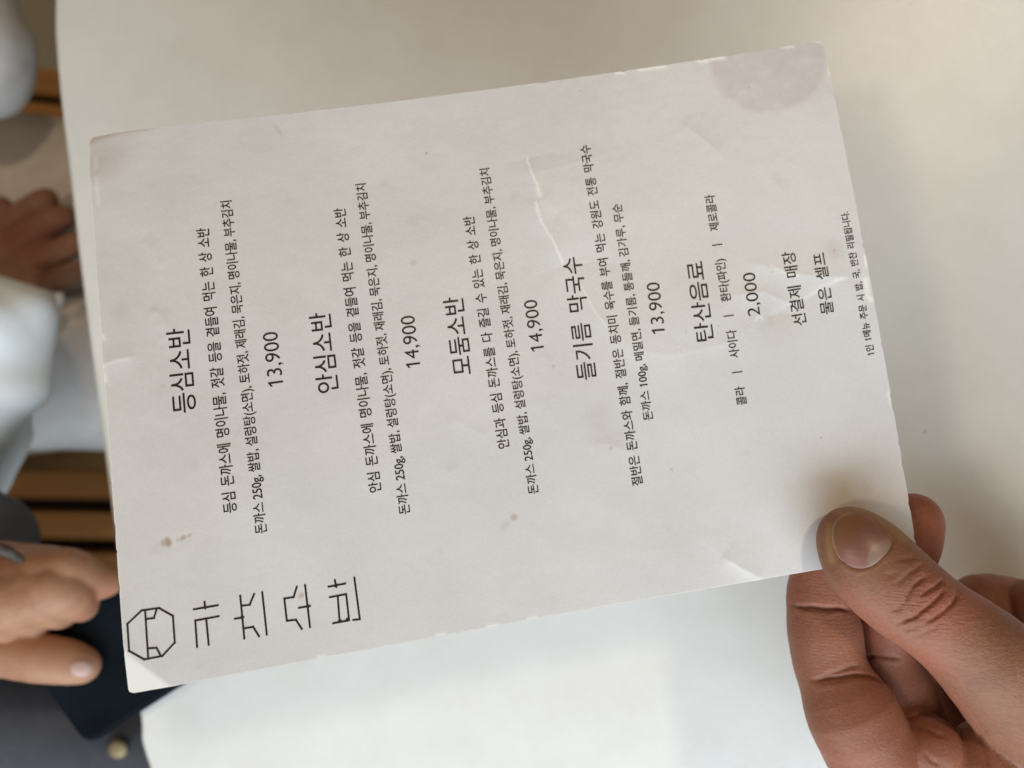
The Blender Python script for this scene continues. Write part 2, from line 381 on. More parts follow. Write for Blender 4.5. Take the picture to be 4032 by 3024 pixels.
# wear, stains and smudges (they belong to the paper)
wear = np.zeros_like(dd); stain = np.zeros_like(dd); smudge = np.zeros_like(dd)
def wear_line(px_pts, a, width):
    global wear
    ds, s, t = poly_dist(C(px_pts), dd, ww); wear = np.maximum(wear, a * np.exp(-(ds / width) ** 2))
wear_line([(2078, 622), (2074, 634), (2084, 652), (2088, 668), (2098, 690), (2104, 712), (2114, 728), (2119, 750)], 1.2, 0.24)
wear_line([(2118, 750), (2124, 770)], 0.8, 0.7)
wear_line([(2108, 798), (2128, 870)], 0.9, 0.45)
wear_line([(2124, 862), (2136, 884), (2146, 896), (2158, 922), (2170, 938), (2183, 962), (2190, 984), (2204, 1008), (2218, 1042)], 1.2, 0.23)
wear_line([(2245, 1055), (2290, 1125), (2340, 1225), (2390, 1290)], 0.55, 0.25)
wear_line([(2975, 1262), (2990, 1245), (3003, 1255)], 0.8, 0.35)
wear_line([(3035, 1045), (3070, 1065), (3100, 1078), (3140, 1085)], 0.7, 0.4)
wear_line([(3290, 1105), (3330, 1096)], 0.7, 0.6)
wear_line([(3180, 1170), (3250, 1130), (3300, 1105)], 0.4, 0.8)
wear_line([(2880, 2215), (2940, 2250), (3005, 2283)], 0.5, 0.3)
wear_line([(2230, 1036), (2320, 1030)], 0.35, 0.3)
wear_line([(398, 1448), (440, 1425), (500, 1412)], 0.35, 0.6)
wear_line([(3408, 1100), (3415, 1150)], 1.0, 0.8)
wear_line([(3415, 1165), (3430, 1182)], 0.9, 0.8)
wear_line([(2300, 890), (2240, 850), (2150, 815)], 0.12, 1.5)
# worn white edges
def edge_pos(px_a, px_b): return C([px_a, px_b])
for a_, b_, s_ in (((2015, 336), (2020, 333), .8), ((2085, 326), (2108, 322), 1), ((2430, 286), (2455, 284), 1), ((2520, 274), (2620, 262), 1), ((2755, 240), (2790, 236), 1), ((2805, 232), (2855, 226), 1), ((3095, 183), (3130, 180), .8), ((3232, 160), (3246, 162), 1),
                   ((803, 477), (815, 475), 1), ((3268, 270), (3272, 290), .8), ((3500, 1545), (3515, 1590), .7), ((3407, 1010), (3412, 1050), 1), ((370, 610), (376, 660), .4), ((378, 700), (388, 800), .45), ((405, 1320), (409, 1335), .9), ((408, 1480), (415, 1500), 1), ((1920, 2468), (1960, 2464), .9), ((1250, 2590), (1275, 2585), .7), ((1720, 2502), (1745, 2500), .7), ((2080, 2438), (2110, 2432), .6)):
    ds, s, t = poly_dist(C([a_, b_]), dd, ww); wear = np.maximum(wear, s_ * np.exp(-(ds / 0.55) ** 2))
edge_d = np.minimum(np.minimum(dd, LEN - dd), np.minimum(ww, 148 - ww))
wear = np.maximum(wear, 0.35 * (edge_d < 0.25) * (dd < 3))
cbm = (7.5 - (dd * 0.72 + ww * 0.69)) / 7.5
wear = np.maximum(wear, 0.75 * smooth01((0.35 - (D2 - lo_d)) / 0.15))
wear = np.maximum(wear, 0.6 * smooth01((0.28 - (W2 - lo_w)) / 0.12))
def spot(px, py, rx_, ry_, ang, a, arr, soft=1.0, power=2):
    c_ = px2card(px, py); ca, sa = math.cos(ang), math.sin(ang); x_ = (dd - c_[0]) * ca + (ww - c_[1]) * sa; y_ = -(dd - c_[0]) * sa + (ww - c_[1]) * ca
    return np.maximum(arr, a * np.exp(-(np.hypot(x_ / rx_, y_ / ry_)) ** (power * 2)))
for s_ in ((660, 2135, .9, 1.3, .2, .75), (640, 2140, .5, .9, 0, .5), (720, 2118, 1.0, .6, .5, .5), (745, 2108, .9, .35, .4, .4), (700, 2125, .4, .4, 0, .4), (1186, 2345, .8, .7, 0, .45), (2024, 2036, 1.0, .9, 0, .42),
          (1679, 603, .35, .25, 0, .95), (2180, 1442, .5, .5, 0, .35), (1925, 1560, .3, .2, 0, .3), (3232, 1725, .2, .2, 0, .9), (3290, 985, .3, .3, 0, .5), (955, 1645, .1, .1, 0, .3),
          (2831, 1284, .2, .3, .5, .6), (1627, 1035, .9, .9, 0, .22), (2645, 1848, .4, .4, 0, .35), (2408, 1765, .6, .5, 0, .35), (640, 1520, .8, .5, 0, .15), (3040, 1070, .3, .3, 0, .4), (1094, 512, .7, 2.2, .5, .18), (343, 655, .6, 1.6, 0, .35), (2950, 345, .1, .1, 0, .7), (2180, 450, .15, .15, 0, .6), (2285, 360, .15, .15, 0, .6), (2700, 1310, .2, .2, 0, .5)):
    stain = spot(s_[0], s_[1], s_[2], s_[3], s_[4], s_[5], stain)
ds, s, t = poly_dist(C([(345, 545), (460, 510), (560, 500)]), dd, ww); stain = np.maximum(stain, 0.45 * np.exp(-(ds / 1.3) ** 2))
# large round damp mark near the right corner, with a soft rim
c_ = px2card(3025, 245); rr = np.hypot((dd - c_[0]) / 16.6, (ww - c_[1]) / 15.0)
smudge = np.maximum(smudge, 0.50 * smooth01((1 - rr) * 6 + 0.5)); smudge = np.maximum(smudge, 0.52 * np.exp(-((rr - 0.95) / 0.04) ** 2))
smudge = np.maximum(smudge, 0.10 * smooth01((1.0 - np.hypot((dd - px2card(2320, 400)[0]) / 30, (ww - px2card(2320, 400)[1]) / 11)) * 2))
for s_ in ((3285, 985, 3.0, 2.8, 0, .40), (480, 1235, 2.6, 3.2, .5, .28), (640, 1240, 3, 2, .5, .2), (2360, 1640, 4, 6, .3, .25), (2420, 1720, 6, 3, .3, .25), (980, 1400, 2, 1.2, 0, .15), (700, 600, 3, 2, 0, .12), (1990, 2068, 1.8, .9, .4, .35), (3040, 1165, 5, 4, 0, .18), (770, 1830, 1.2, 1.2, 0, .18), (1530, 740, 2, 3, .6, .22), (620, 2160, 2, 1.6, .4, .22), (2240, 2060, 1.5, 1, 0, .15)):
    smudge = spot(s_[0], s_[1], s_[2], s_[3], s_[4], s_[5], smudge, power=1.5)
set_attr(me, 'lit_corner', np.concatenate([(0.9 * smooth01(cbm * 7)).ravel(), np.zeros(off)])); set_attr(me, 'wear', np.concatenate([wear.ravel(), np.ones(off) * 0.2])); set_attr(me, 'stain', np.concatenate([stain.ravel(), np.zeros(off)])); set_attr(me, 'smudge', np.concatenate([smudge.ravel(), np.zeros(off)]))
MENU = empty('menu_card', card_pt(105, 74), 'worn cream menu card with black printed Korean text, held above the white table', 'menu')
sheet = link('sheet', me, M['paper']); child(sheet, MENU)
try:
    me.set_sharp_from_angle(angle=math.radians(50))
except Exception: pass

# ------------------------------------------------------------------ printed text
FC = bpy.data.curves.new('lettering', 'FONT'); FO = bpy.data.objects.new('lettering', FC); COL.objects.link(FO)
LINES = [  # text, start px, end px, em height in px, weight, name
 ('등심소반', (727, 1625), (701, 1294.5), 98, .004, 'printed_heading'),
 ('등심 돈까스에 명이나물, 젓갈 등을 곁들여 먹는 한 상 소반', (907.5, 2018.8), (798, 899.8), 56, .011, 'printed_line'),
 ('돈까스 250g, 쌀밥, 설렁탕(소면), 토하젓, 제래김, 묵은지, 명이나물, 부추김치', (1029, 2100.7), (890.2, 792.2), 50, .011, 'printed_line'),
 ('13,900', (1086.7, 1520.7), (1062.7, 1308.8), 84, -.003, 'printed_price'),
 ('안심소반', (1292.9, 1546.4), (1258.5, 1232.6), 96, .004, 'printed_heading'),
 ('안심 돈까스에 명이나물, 젓갈 등을 곁들여 먹는 한 상 소반', (1479, 1938.7), (1335.5, 820.3), 54, .011, 'printed_line'),
 ('돈까스 250g, 쌀밥, 설렁탕(소면), 토하젓, 재래김, 묵은지, 명이나물, 부추김치', (1594, 2024.6), (1419, 723), 49, .011, 'printed_line'),
 ('14,900', (1627.8, 1447.4), (1603.4, 1244.5), 82, -.003, 'printed_price'),
 ('모둠소반', (1823, 1475.8), (1782.8, 1171.3), 93, .004, 'printed_heading'),
 ('안심과 등심 돈까스를 다 즐길 수 있는 한 상 소반', (1984.5, 1766.5), (1844.2, 852.6), 52, .011, 'printed_line'),
 ('돈까스 250g, 쌀밥, 설렁탕(소면), 토하젓, 재래김, 묵은지, 명이나물, 부추김치', (2101.6, 1945), (1906.7, 664), 47, .011, 'printed_line'),
 ('14,900', (2117.1, 1382.3), (2086.6, 1182.3), 79, -.003, 'printed_price'),
 ('들기름 막국수', (2312, 1495), (2250, 1013.6), 90, .004, 'printed_heading'),
 ('절반은 돈까스와 함께, 절반은 동치미 육수를 부여 먹는 강원도 전통 막국수', (2512.4, 1912.6), (2302.7, 572.3), 50, .011, 'printed_line'),
 ('돈까스 100g, 메밀면, 들기름, 통들깨, 김가루, 무순', (2553.4, 1655.6), (2427, 804.8), 46, .011, 'printed_line'),
 ('13,900', (2592, 1314.8), (2569.3, 1113.4), 78, -.003, 'printed_price'),
 ('탄산음료', (2774.7, 1344.4), (2734.6, 1031.1), 86, .004, 'printed_heading'),
 ('콜라   ㅣ   사이다   ㅣ   환타(파인)   ㅣ   제로콜라', (2921.9, 1595.3), (2791.9, 768.7), 47, .012, 'printed_line'),
 ('2,000', (2969.5, 1244.2), (2946.5, 1075.2), 74, -.003, 'printed_price'),
 ('선결제 매장', (3152.7, 1281.4), (3101.2, 992.1), 62, .008, 'printed_notice'),
 ('물은 셀프', (3258.7, 1237.3), (3222, 996.7), 60, .008, 'printed_notice'),
 ('1인 1메뉴 주문 시 밥, 국, 반찬 리필됩니다.', (3428.8, 1398.8), (3324.6, 834.6), 37, .015, 'printed_notice'),
]
def flat_part(name, xy, tris, to_card, parent=MENU):
    pts_ = np.array([to_card(x, y) for x, y in xy])
    co = card_pt(pts_[:, 0], pts_[:, 1], 0.06)
    me = mesh_from(name, co, tris); o = link(name, me, M['ink'], smooth=False); child(o, parent); return o
for body, p0, p1, em, wt, nm in LINES:
    FC.body = body; FC.resolution_u = 4; FC.offset = wt; FC.space_word = 1.1 if body[:2] == '콜라' else (1.0 if '(' in body or '100g' in body else 1.5)
    bpy.context.view_layer.update()
    tm = bpy.data.meshes.new_from_object(FO.evaluated_get(bpy.context.evaluated_depsgraph_get()))
    bm = bmesh.new(); bm.from_mesh(tm); bmesh.ops.remove_doubles(bm, verts=bm.verts, dist=1e-5); bmesh.ops.triangulate(bm, faces=bm.faces)
    lim = 1.0 / (em / 14.6)
    for _ in range(3):
        long_e = [e for e in bm.edges if e.calc_length() > lim]
        if not long_e: break
        bmesh.ops.subdivide_edges(bm, edges=long_e, cuts=1); bmesh.ops.triangulate(bm, faces=[f_ for f_ in bm.faces if len(f_.verts) > 3])
    xy = np.array([v.co[:2] for v in bm.verts]); bm.verts.index_update(); tris = [tuple(v.index for v in f_.verts) for f_ in bm.faces]; bm.free(); bpy.data.meshes.remove(tm)
    if '1' in body:                             # the built-in figure one is a bare stroke: give it the printed flag
        par = list(range(len(xy)))
        def fnd(i_):
            while par[i_] != i_: par[i_] = par[par[i_]]; i_ = par[i_]
            return i_
        for t_ in tris:
            for k_ in t_[1:]: par[fnd(k_)] = fnd(t_[0])
        isl = {}
        for i_ in range(len(xy)): isl.setdefault(fnd(i_), []).append(i_)
        for ids in isl.values():
            q_ = xy[ids]; lo_, hi_ = q_.min(0), q_.max(0)
            if hi_[0] - lo_[0] < 0.3 and abs(lo_[1]) < 0.05 and 0.6 < hi_[1] < 0.78:
                st = 0.075 + wt; xr = hi_[0] - st; k_ = len(xy)
                xy = np.concatenate([xy, np.array([(xr + 0.02, hi_[1] - 0.005), (xr - 0.15, hi_[1] - 0.105), (xr - 0.15, hi_[1] - 0.105 - 0.09), (xr + 0.02, hi_[1] - 0.095)])]); tris += [(k_, k_ + 1, k_ + 2), (k_, k_ + 2, k_ + 3)]
    a_, b_ = px2card(*p0), px2card(*p1); ax = b_ - a_; L_ = np.hypot(*ax); ax = ax / L_; upv = np.array([-ax[1], ax[0]])
    if upv[0] > 0: upv = -upv
    x0, x1 = xy[:, 0].min(), xy[:, 0].max(); yc = 0.375 if any(ord(ch) > 1000 for ch in body) else 0.345
    emm = em / 14.6; sx = L_ / (x1 - x0)
    flat_part(nm, xy, tris, lambda x, y: a_ + ax * (x - x0) * sx + upv * (y - yc) * emm)
bpy.data.objects.remove(FO)

# logo: an octagon crest and four stylised letters, built from strokes (pixel pairs of the printed mark)
def z7(x, y): return (400 + x / 2.011, 2000 + y / 2.011)
def strokes(name, polys, width, dots=()):
    verts, tris = [], []
    for pl in polys:
        P_ = [px2card(*z7(*p)) for p in pl]
        closed = np.allclose(P_[0], P_[-1])
        for i in range(len(P_) - 1):
            a_, b_ = P_[i], P_[i + 1]; d_ = (b_ - a_) / np.hypot(*(b_ - a_)); n_ = np.array([-d_[1], d_[0]]) * width / 2
            e0 = a_ - d_ * (width / 2 if (closed or i > 0) else width * 0.2); e1 = b_ + d_ * (width / 2 if (closed or i < len(P_) - 2) else width * 0.2)
            k = len(verts); verts += [e0 - n_, e1 - n_, e1 + n_, e0 + n_]; tris += [(k, k + 1, k + 2, k + 3)]
    for (x, y, r_) in dots:
        c0 = px2card(*z7(x, y)); k = len(verts); verts += [c0 + r_ * np.array([math.cos(t), math.sin(t)]) * (1.0 if j % 2 == 0 else 0.62) for j, t in enumerate(np.linspace(0, 2 * math.pi, 8, endpoint=False) + 0.15)]
        tris.append(tuple(range(k, k + 8)))
    pts_ = np.array(verts); co = np.concatenate([card_pt(pts_[i:i + 1, 0], pts_[i:i + 1, 1], 0.05 + 0.00015 * i) for i in range(len(pts_))])
    me = mesh_from(name, co, tris); o = link(name, me, M['ink'], smooth=False); child(o, MENU); return o
SW = 0.50
strokes('printed_crest', [[(318, 812), (205, 918), (218, 1132), (338, 1200), (482, 1172), (580, 1066), (565, 855), (455, 793), (318, 812)], [(345, 812), (370, 1195)], [(438, 797), (415, 872), (350, 880)], [(370, 1112), (436, 1108), (468, 1170)]], 0.48)
strokes('printed_logo_letter', [[(727, 804), (925, 770)], [(815, 740), (820, 790)], [(757, 1106), (742, 892), (932, 857)], [(849, 1088), (829, 880)]], SW, [(819, 788, .62)])
strokes('printed_logo_letter', [[(1098, 692), (1131, 1038)], [(1110, 775), (1173, 767), (1210, 678)], [(1052, 879), (1113, 868)], [(1124, 955), (1200, 942), (1249, 1020)], [(1272, 664), (1309, 1008)]], SW, [(1113, 868, .72)])
strokes('printed_logo_letter', [[(1547, 620), (1521, 706), (1447, 718), (1467, 894), (1539, 886), (1588, 962)], [(1611, 607), (1651, 948)], [(1559, 792), (1655, 775)]], SW, [(1633, 779, .72)])
strokes('printed_logo_letter', [[(1793, 625), (1934, 598)], [(1847, 568), (1855, 612)], [(1803, 708), (1937, 683), (1960, 890)], [(1829, 914), (1962, 890)], [(1870, 697), (1885, 902)], [(2001, 548), (2045, 882), (1990, 888)]], SW, [(1855, 614, .8), (1886, 893, .6), (1945, 885, .6)])

# ------------------------------------------------------------------ soft bodies from distance fields (openvdb)
def smin(a, b_, k):
    h = np.clip(0.5 + 0.5 * (b_ - a) / k, 0, 1); return b_ * (1 - h) + a * h - k * h * (1 - h)
class Body:
    """distance field in camera axes, millimetres; chains of tapered round segments"""
    def __init__(s, lo, hi, vox):
        s.lo = np.array(lo, float); s.vox = vox; n = np.ceil((np.array(hi) - s.lo) / vox).astype(int)
        s.f = np.full(tuple(n), 25.0, np.float32); s.n = n
    def axes(s, a, b_):
        return [(s.lo[i] + np.arange(a[i], b_[i]) * s.vox).astype(np.float32) for i in range(3)]
    def segment(s, p, q_, r0, r1, kz, acc=None, k=3.0):
        m_ = max(r0, r1) + 9; lo = np.minimum(p, q_) - m_; hi = np.maximum(p, q_) + m_
        top_ = s.off + np.array(acc.shape)
        a = np.clip(np.floor((lo - s.lo) / s.vox).astype(int), s.off, top_); b_ = np.clip(np.ceil((hi - s.lo) / s.vox).astype(int), s.off, top_)
        if np.any(b_ <= a): return
        X, Y, Z = s.axes(a, b_); X = X[:, None, None]; Y = Y[None, :, None]; Z = Z[None, None, :]
        v = q_ - p; l2 = max(v @ v, 1e-6)
        t = np.clip(((X - p[0]) * v[0] + (Y - p[1]) * v[1] + (Z - p[2]) * v[2]) / l2, 0, 1)
        dz = (Z - p[2] - t * v[2]) / kz
        d_ = np.sqrt((X - p[0] - t * v[0]) ** 2 + (Y - p[1] - t * v[1]) ** 2 + dz ** 2) - (r0 + (r1 - r0) * t)
        d_ = d_ * min(1.0, 0.5 + kz / 2)
        sl = tuple(slice(max(0, a[i] - s.off[i]), b_[i] - s.off[i]) for i in range(3))
        acc[sl] = smin(acc[sl], d_, k)
    def chain(s, pts_, kz=0.9, k=3.0, join=1.0):   # pts: (px, py, depth, radius)
        P_ = [ray(p[0], p[1]) * p[2] for p in pts_]
        mr = max(p[3] for p in pts_) + 14; ar = np.array(P_)
        A0 = np.clip(np.floor((ar.min(0) - mr - s.lo) / s.vox).astype(int), 0, s.n); A1 = np.clip(np.ceil((ar.max(0) + mr - s.lo) / s.vox).astype(int), 0, s.n)
        if np.any(A1 <= A0): return
        s.off = A0; acc = np.full(tuple(A1 - A0), 25.0, np.float32)
        # Catmull-Rom densify
        Q, Rr = [], []
        for i in range(len(P_) - 1):
            p0, p1, p2, p3 = P_[max(i - 1, 0)], P_[i], P_[i + 1], P_[min(i + 2, len(P_) - 1)]
            for t in (0, 0.5):
                Q.append(0.5 * (2 * p1 + (-p0 + p2) * t + (2 * p0 - 5 * p1 + 4 * p2 - p3) * t * t + (-p0 + 3 * p1 - 3 * p2 + p3) * t ** 3)); Rr.append(pts_[i][3] * (1 - t) + pts_[i + 1][3] * t)
        Q.append(P_[-1]); Rr.append(pts_[-1][3])
        for i in range(len(Q) - 1): s.segment(Q[i], Q[i + 1], Rr[i], Rr[i + 1], kz, acc, 1.6)
        sl = tuple(slice(A0[i], A1[i]) for i in range(3))
        s.f[sl] = smin(s.f[sl], acc, join).astype(np.float32)
    def groove(s, px_pts, depth, width, zlo, zhi):
        P_ = np.array(px_pts, float); zc = -(zlo + zhi) / 2
        # bounding box at both depths
        pts3 = np.array([ray(x, y) * z for x, y in px_pts for z in (zlo, zhi)])
        lo = pts3.min(0) - 3 * width - 1; hi = pts3.max(0) + 3 * width + 1
        a = np.clip(np.floor((lo - s.lo) / s.vox).astype(int), 0, s.n); b_ = np.clip(np.ceil((hi - s.lo) / s.vox).astype(int), 0, s.n)
        if np.any(b_ <= a): return
        X, Y, Z = s.axes(a, b_); Zz = np.minimum(Z, -1)[None, None, :]
        px = CX + F * X[:, None, None] / -Zz; py = CY - F * Y[None, :, None] / -Zz
        ds, sg, t = poly_dist([tuple(p) for p in P_], px + 0 * py, py + 0 * px)
        ds = ds * (zlo + zhi) / 2 / F
        env = smooth01(t / 0.2) * smooth01((1 - t) / 0.2) * 0.85 + 0.15
        s.f[tuple(slice(a[i], b_[i]) for i in range(3))] += (depth * env * np.exp(-(ds / width) ** 2)).astype(np.float32)
    def mesh(s, name):
        g = vdb.FloatGrid(25.0); g.copyFromArray(s.f); pts_, quads = g.convertToQuads(isovalue=0.0)
        c = np.asarray(pts_, float) * s.vox + s.lo
        me = mesh_np(name, cam2w(c * 0.001), np.asarray(quads)[:, ::-1]); return me, c
def px_of(c): return CX + F * c[:, 0] / -c[:, 2], CY - F * c[:, 1] / -c[:, 2]
def near_line(c, px_pts, width_px):
    x, y = px_of(c); ds, s, t = poly_dist([np.array(p, float) for p in px_pts], x, y); return np.exp(-(ds / width_px) ** 2)
def card_depth(px, py):
    d_, w_ = px2card(px, py); p = np.array([d_, w_, float(card_z(d_, w_))]) @ CARD_R.T + CARD_T; return -p[2]
ball = lambda x, y, z, r_: [(x, y, z, r_), (x + 3, y + 3, z, r_)]

# --- the hand that holds the card (left hand, thumb on top)
cd = card_depth(3360, 2140)
kt = 0.80
H = Body((55, -185, -292), (200, -18, -180), 0.45)
palm = [[(3900, 3330, 240, 20), (4250, 3200, 236, 22), (4500, 3350, 236, 24)], [(3700, 3150, 240, 15), (3950, 3150, 246, 17), (4200, 2950, 248, 17)],
        [(3780, 2720, 256, 12), (3900, 2950, 256, 15), (4200, 3200, 250, 18)]]
for c_ in palm: H.chain(c_, 0.8, join=5.0)
H.chain([(4250, 3250, 238, 24), (4700, 3500, 240, 24), (5200, 3800, 240, 24)], 0.85, join=6)   # heel of the hand and wrist
H.chain([(3300, 2080, cd + 8.0, 7.2), (3258, 2200, cd + 8.8, 8.6), (3234, 2330, cd + 9.5, 9.0), (3231, 2392, cd + 9.5, 8.7), (3246, 2480, cd + 9, 9.9), (3262, 2590, cd + 9, 9.7), (3290, 2680, cd + 8, 9.6),
         (3350, 2800, cd + 6, 12.3), (3420, 2940, cd + 7, 12.6), (3520, 3120, cd + 12, 12.5), (3660, 3300, cd + 20, 14)], 0.92, join=1.2)
H.chain([(3598, 2052, cd + 10, 8.0), (3572, 2140, cd + 11, 8.8), (3515, 2330, cd + 13, 9.0), (3478, 2470, cd + 15, 9.1), (3482, 2585, cd + 16, 8.8), (3520, 2690, cd + 16, 9.9), (3560, 2810, cd + 17, 10.5), (3650, 3050, cd + 22, 13)], 0.92, join=0.9)
H.chain([(3655, 2945, cd + 5, 9.2), (3650, 3100, cd + 10, 12), (3700, 3260, cd + 14, 16)], 0.9, join=0.9)
H.chain([(3905, 2960, cd + 4, 9.5), (3880, 3100, cd + 6, 14), (4000, 3250, cd + 12, 18)], 0.9, join=0.9)
H.chain([(3855, 2368, 246, 8.5), (3960, 2392, 249, 9.6), (4080, 2450, 252, 11), (4180, 2620, 254, 12), (4120, 2850, 256, 13), (4000, 3050, 256, 14)], 0.92, join=0.9)
H.chain([(4060, 2375, 240, 7.4), (4180, 2420, 246, 9.5), (4300, 2560, 250, 11.5), (4330, 2800, 252, 13), (4250, 3000, 254, 14)], 0.92, join=0.9)
H.chain([(3338, 2112, cd - 6.6, 7.6), (3384, 2166, cd - 8.2, 10.2), (3430, 2222, cd - 8.8, 11.2), (3488, 2282, cd - 9.2, 11.4), (3570, 2352, cd - 9.4, 11.3), (3644, 2408, cd - 9.2, 10.8), (3730, 2470, cd - 8.4, 11.2), (3822, 2542, cd - 7.4, 12.3),
         (3925, 2640, cd - 5, 14.0), (4060, 2790, cd + 1, 16.0), (4220, 2990, cd + 10, 20), (4400, 3200, cd + 20, 24)], kt, join=0.9)
# creases
def z4(x, y): return (3200 + x / 2.553, 1850 + y / 2.553)
KN = [[(940, 1340), (960, 1250), (1010, 1170), (1080, 1110), (1160, 1075)], [(1085, 1275), (1150, 1220), (1230, 1180), (1290, 1130), (1315, 1090)],
      [(850, 1560), (940, 1510), (1030, 1480), (1080, 1430), (1170, 1370), (1240, 1310), (1310, 1230), (1330, 1160)], [(1130, 1560), (1200, 1500), (1300, 1440), (1400, 1350), (1440, 1280), (1450, 1210)],
      [(830, 1150), (900, 1110), (960, 1040), (1040, 1000), (1110, 940)], [(790, 1420), (870, 1390), (900, 1350), (930, 1350)], [(900, 1620), (1000, 1590), (1080, 1570)], [(850, 900), (950, 900), (1050, 880)],
      [(1000, 1700), (1120, 1640), (1230, 1590), (1330, 1500)], [(700, 1050), (800, 1060), (870, 1040)]]
KA = [0.55, 0.6, 0.75, 0.6, 0.35, 0.3, 0.3, 0.22, 0.25, 0.2]
KN = [[z4(*p) for p in l] for l in KN]
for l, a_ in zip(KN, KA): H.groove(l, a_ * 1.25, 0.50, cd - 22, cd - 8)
GR = [([(3120, 2386), (3165, 2391), (3205, 2389), (3250, 2395), (3300, 2394), (3350, 2406)], 0.8, 0.7), ([(3150, 2402), (3200, 2404), (3260, 2409), (3300, 2408)], 0.25, 0.6), ([(3190, 2682), (3240, 2674), (3297, 2667), (3368, 2657), (3425, 2664), (3475, 2685)], 0.8, 0.7), ([(3210, 2694), (3262, 2688), (3310, 2680), (3370, 2674)], 0.25, 0.7),
      ([(3235, 2668), (3300, 2645), (3350, 2625), (3385, 2622)], 0.5, 0.9), ([(3405, 2586), (3440, 2582), (3480, 2585), (3545, 2594)], 0.5, 0.7), ([(3590, 2860), (3650, 2875), (3720, 2905)], 0.4, 0.8),
      ([(3640, 2960), (3660, 2990), (3700, 3015)], 0.4, 0.8), ([(3852, 2872), (3868, 2930), (3892, 3024)], 0.25, 1.0)]
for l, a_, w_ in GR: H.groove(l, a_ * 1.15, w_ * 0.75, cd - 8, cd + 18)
# nail bed: a shallow recess
nail_c = np.array((3411.0, 2008 + 0.0)); 
def z3(x, y): return (3200 + x / 2.553, 1850 + y / 2.553)
nail_out = [z3(*p) for p in [(185, 640), (190, 560), (240, 480), (310, 440), (400, 428), (490, 440), (570, 480), (650, 545), (720, 610), (780, 670), (815, 720), (808, 770), (770, 830), (700, 900), (620, 965), (540, 1005), (470, 1018), (390, 1000), (310, 950), (245, 880), (210, 800), (190, 720)]]
no = np.array(nail_out); nail_mid = no.mean(0)
nax = np.array([-0.74, -0.67]); nax /= np.hypot(*nax); nay = np.array([-nax[1], nax[0]])
rel = no - nail_mid; nang = np.arctan2(rel @ nay, rel @ nax); nrad = np.hypot(*rel.T); o_ = np.argsort(nang); nang = nang[o_]; nrad = nrad[o_]
def nail_r(ang): return np.interp(ang, np.concatenate([nang - 2 * np.pi, nang, nang + 2 * np.pi]), np.tile(nrad, 3))
pre = H.f.copy()
def nail_field(px, py):
    rx_ = (px - nail_mid[0]) * nax[0] + (py - nail_mid[1]) * nax[1]; ry_ = (px - nail_mid[0]) * nay[0] + (py - nail_mid[1]) * nay[1]
    return np.hypot(rx_, ry_) / nail_r(np.arctan2(ry_, rx_)), rx_
a = np.clip(np.floor((ray(3230, 2300) * (cd + 0) - 0 - H.lo) / H.vox).astype(int), 0, H.n)
lo3 = np.min([ray(x, y) * z for x in (3240, 3560) for y in (1990, 2280) for z in (cd - 26, cd - 7)], 0); hi3 = np.max([ray(x, y) * z for x in (3240, 3560) for y in (1990, 2280) for z in (cd - 26, cd - 7)], 0)
a = np.clip(np.floor((lo3 - H.lo) / H.vox).astype(int), 0, H.n); b_ = np.clip(np.ceil((hi3 - H.lo) / H.vox).astype(int), 0, H.n)
X, Y, Z = H.axes(a, b_); Zz = Z[None, None, :]; px = CX + F * X[:, None, None] / -Zz; py = CY - F * Y[None, :, None] / -Zz
nf, nrx = nail_field(px + 0 * py, py + 0 * px)
zfade = smooth01((Zz + (cd - 9)) / 2.0)
fold_side = smooth01((60 - nrx) / 120.0)      # the fold stands up beside and behind the nail, not at its free end
H.f[tuple(slice(a[i], b_[i]) for i in range(3))] += (zfade * (0.36 * smooth01((1.0 - nf) * 7) - 0.14 * fold_side * np.exp(-((nf - 1.07) / 0.06) ** 2))).astype(np.float32)
me, c = H.mesh('body'); me_c = c
x_, y_ = px_of(c)
cre = np.zeros(len(c))
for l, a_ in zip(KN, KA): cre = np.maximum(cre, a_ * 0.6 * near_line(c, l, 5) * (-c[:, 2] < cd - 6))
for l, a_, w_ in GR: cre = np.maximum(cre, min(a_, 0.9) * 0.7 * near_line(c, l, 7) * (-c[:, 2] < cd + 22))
set_attr(me, 'crease_shade', cre)
th_d = poly_dist([np.array(p, float) for p in ((3338, 2112), (3488, 2282), (3644, 2408), (3822, 2542), (3925, 2640), (4060, 2790), (4220, 2990))], x_, y_)[0]
on_thumb = (-c[:, 2] < cd - 2) & (th_d < 185 + 0.25 * np.clip(x_ - 3800, 0, 400))
pink = 0.40 * (~on_thumb) + 0.55 * np.exp(-(((x_ - 3360) / 90) ** 2 + ((y_ - 2330) / 130) ** 2)) * (~on_thumb) + 0.5 * near_line(c, [(3330, 2330), (3400, 2420), (3480, 2490), (3560, 2560), (3640, 2640)], 60) * on_thumb + 0.5 * np.exp(-(((x_ - 3650) / 90) ** 2 + ((y_ - 2080) / 130) ** 2)) * (~on_thumb)
set_attr(me, 'pink', pink)
nfv, nrv = nail_field(x_, y_)
pale = on_thumb * (0.55 * near_line(c, [(3262, 2070), (3262, 2140), (3275, 2205)], 16) + 0.5 * near_line(c, [(3300, 2012), (3390, 2005), (3500, 2070), (3560, 2120)], 22))
set_attr(me, 'pale', pale)
set_attr(me, 'knuckle', on_thumb * np.clip(np.exp(-(((x_ - 3610) / 130) ** 2 + ((y_ - 2390) / 110) ** 2)) + 0.35 * smooth01((x_ - 3560) / 120), 0, 1))
set_attr(me, 'ridge', (~on_thumb) * smooth01((2700 - y_) / 60) * smooth01((3420 - x_) / 60))
HOLD = empty('person', at_depth(3900, 2900, 240), 'large left hand pinching the menu corner, thumb nail up, fingers curled behind', 'person')
hand = link('body', me, M['skin']); child(hand, HOLD)
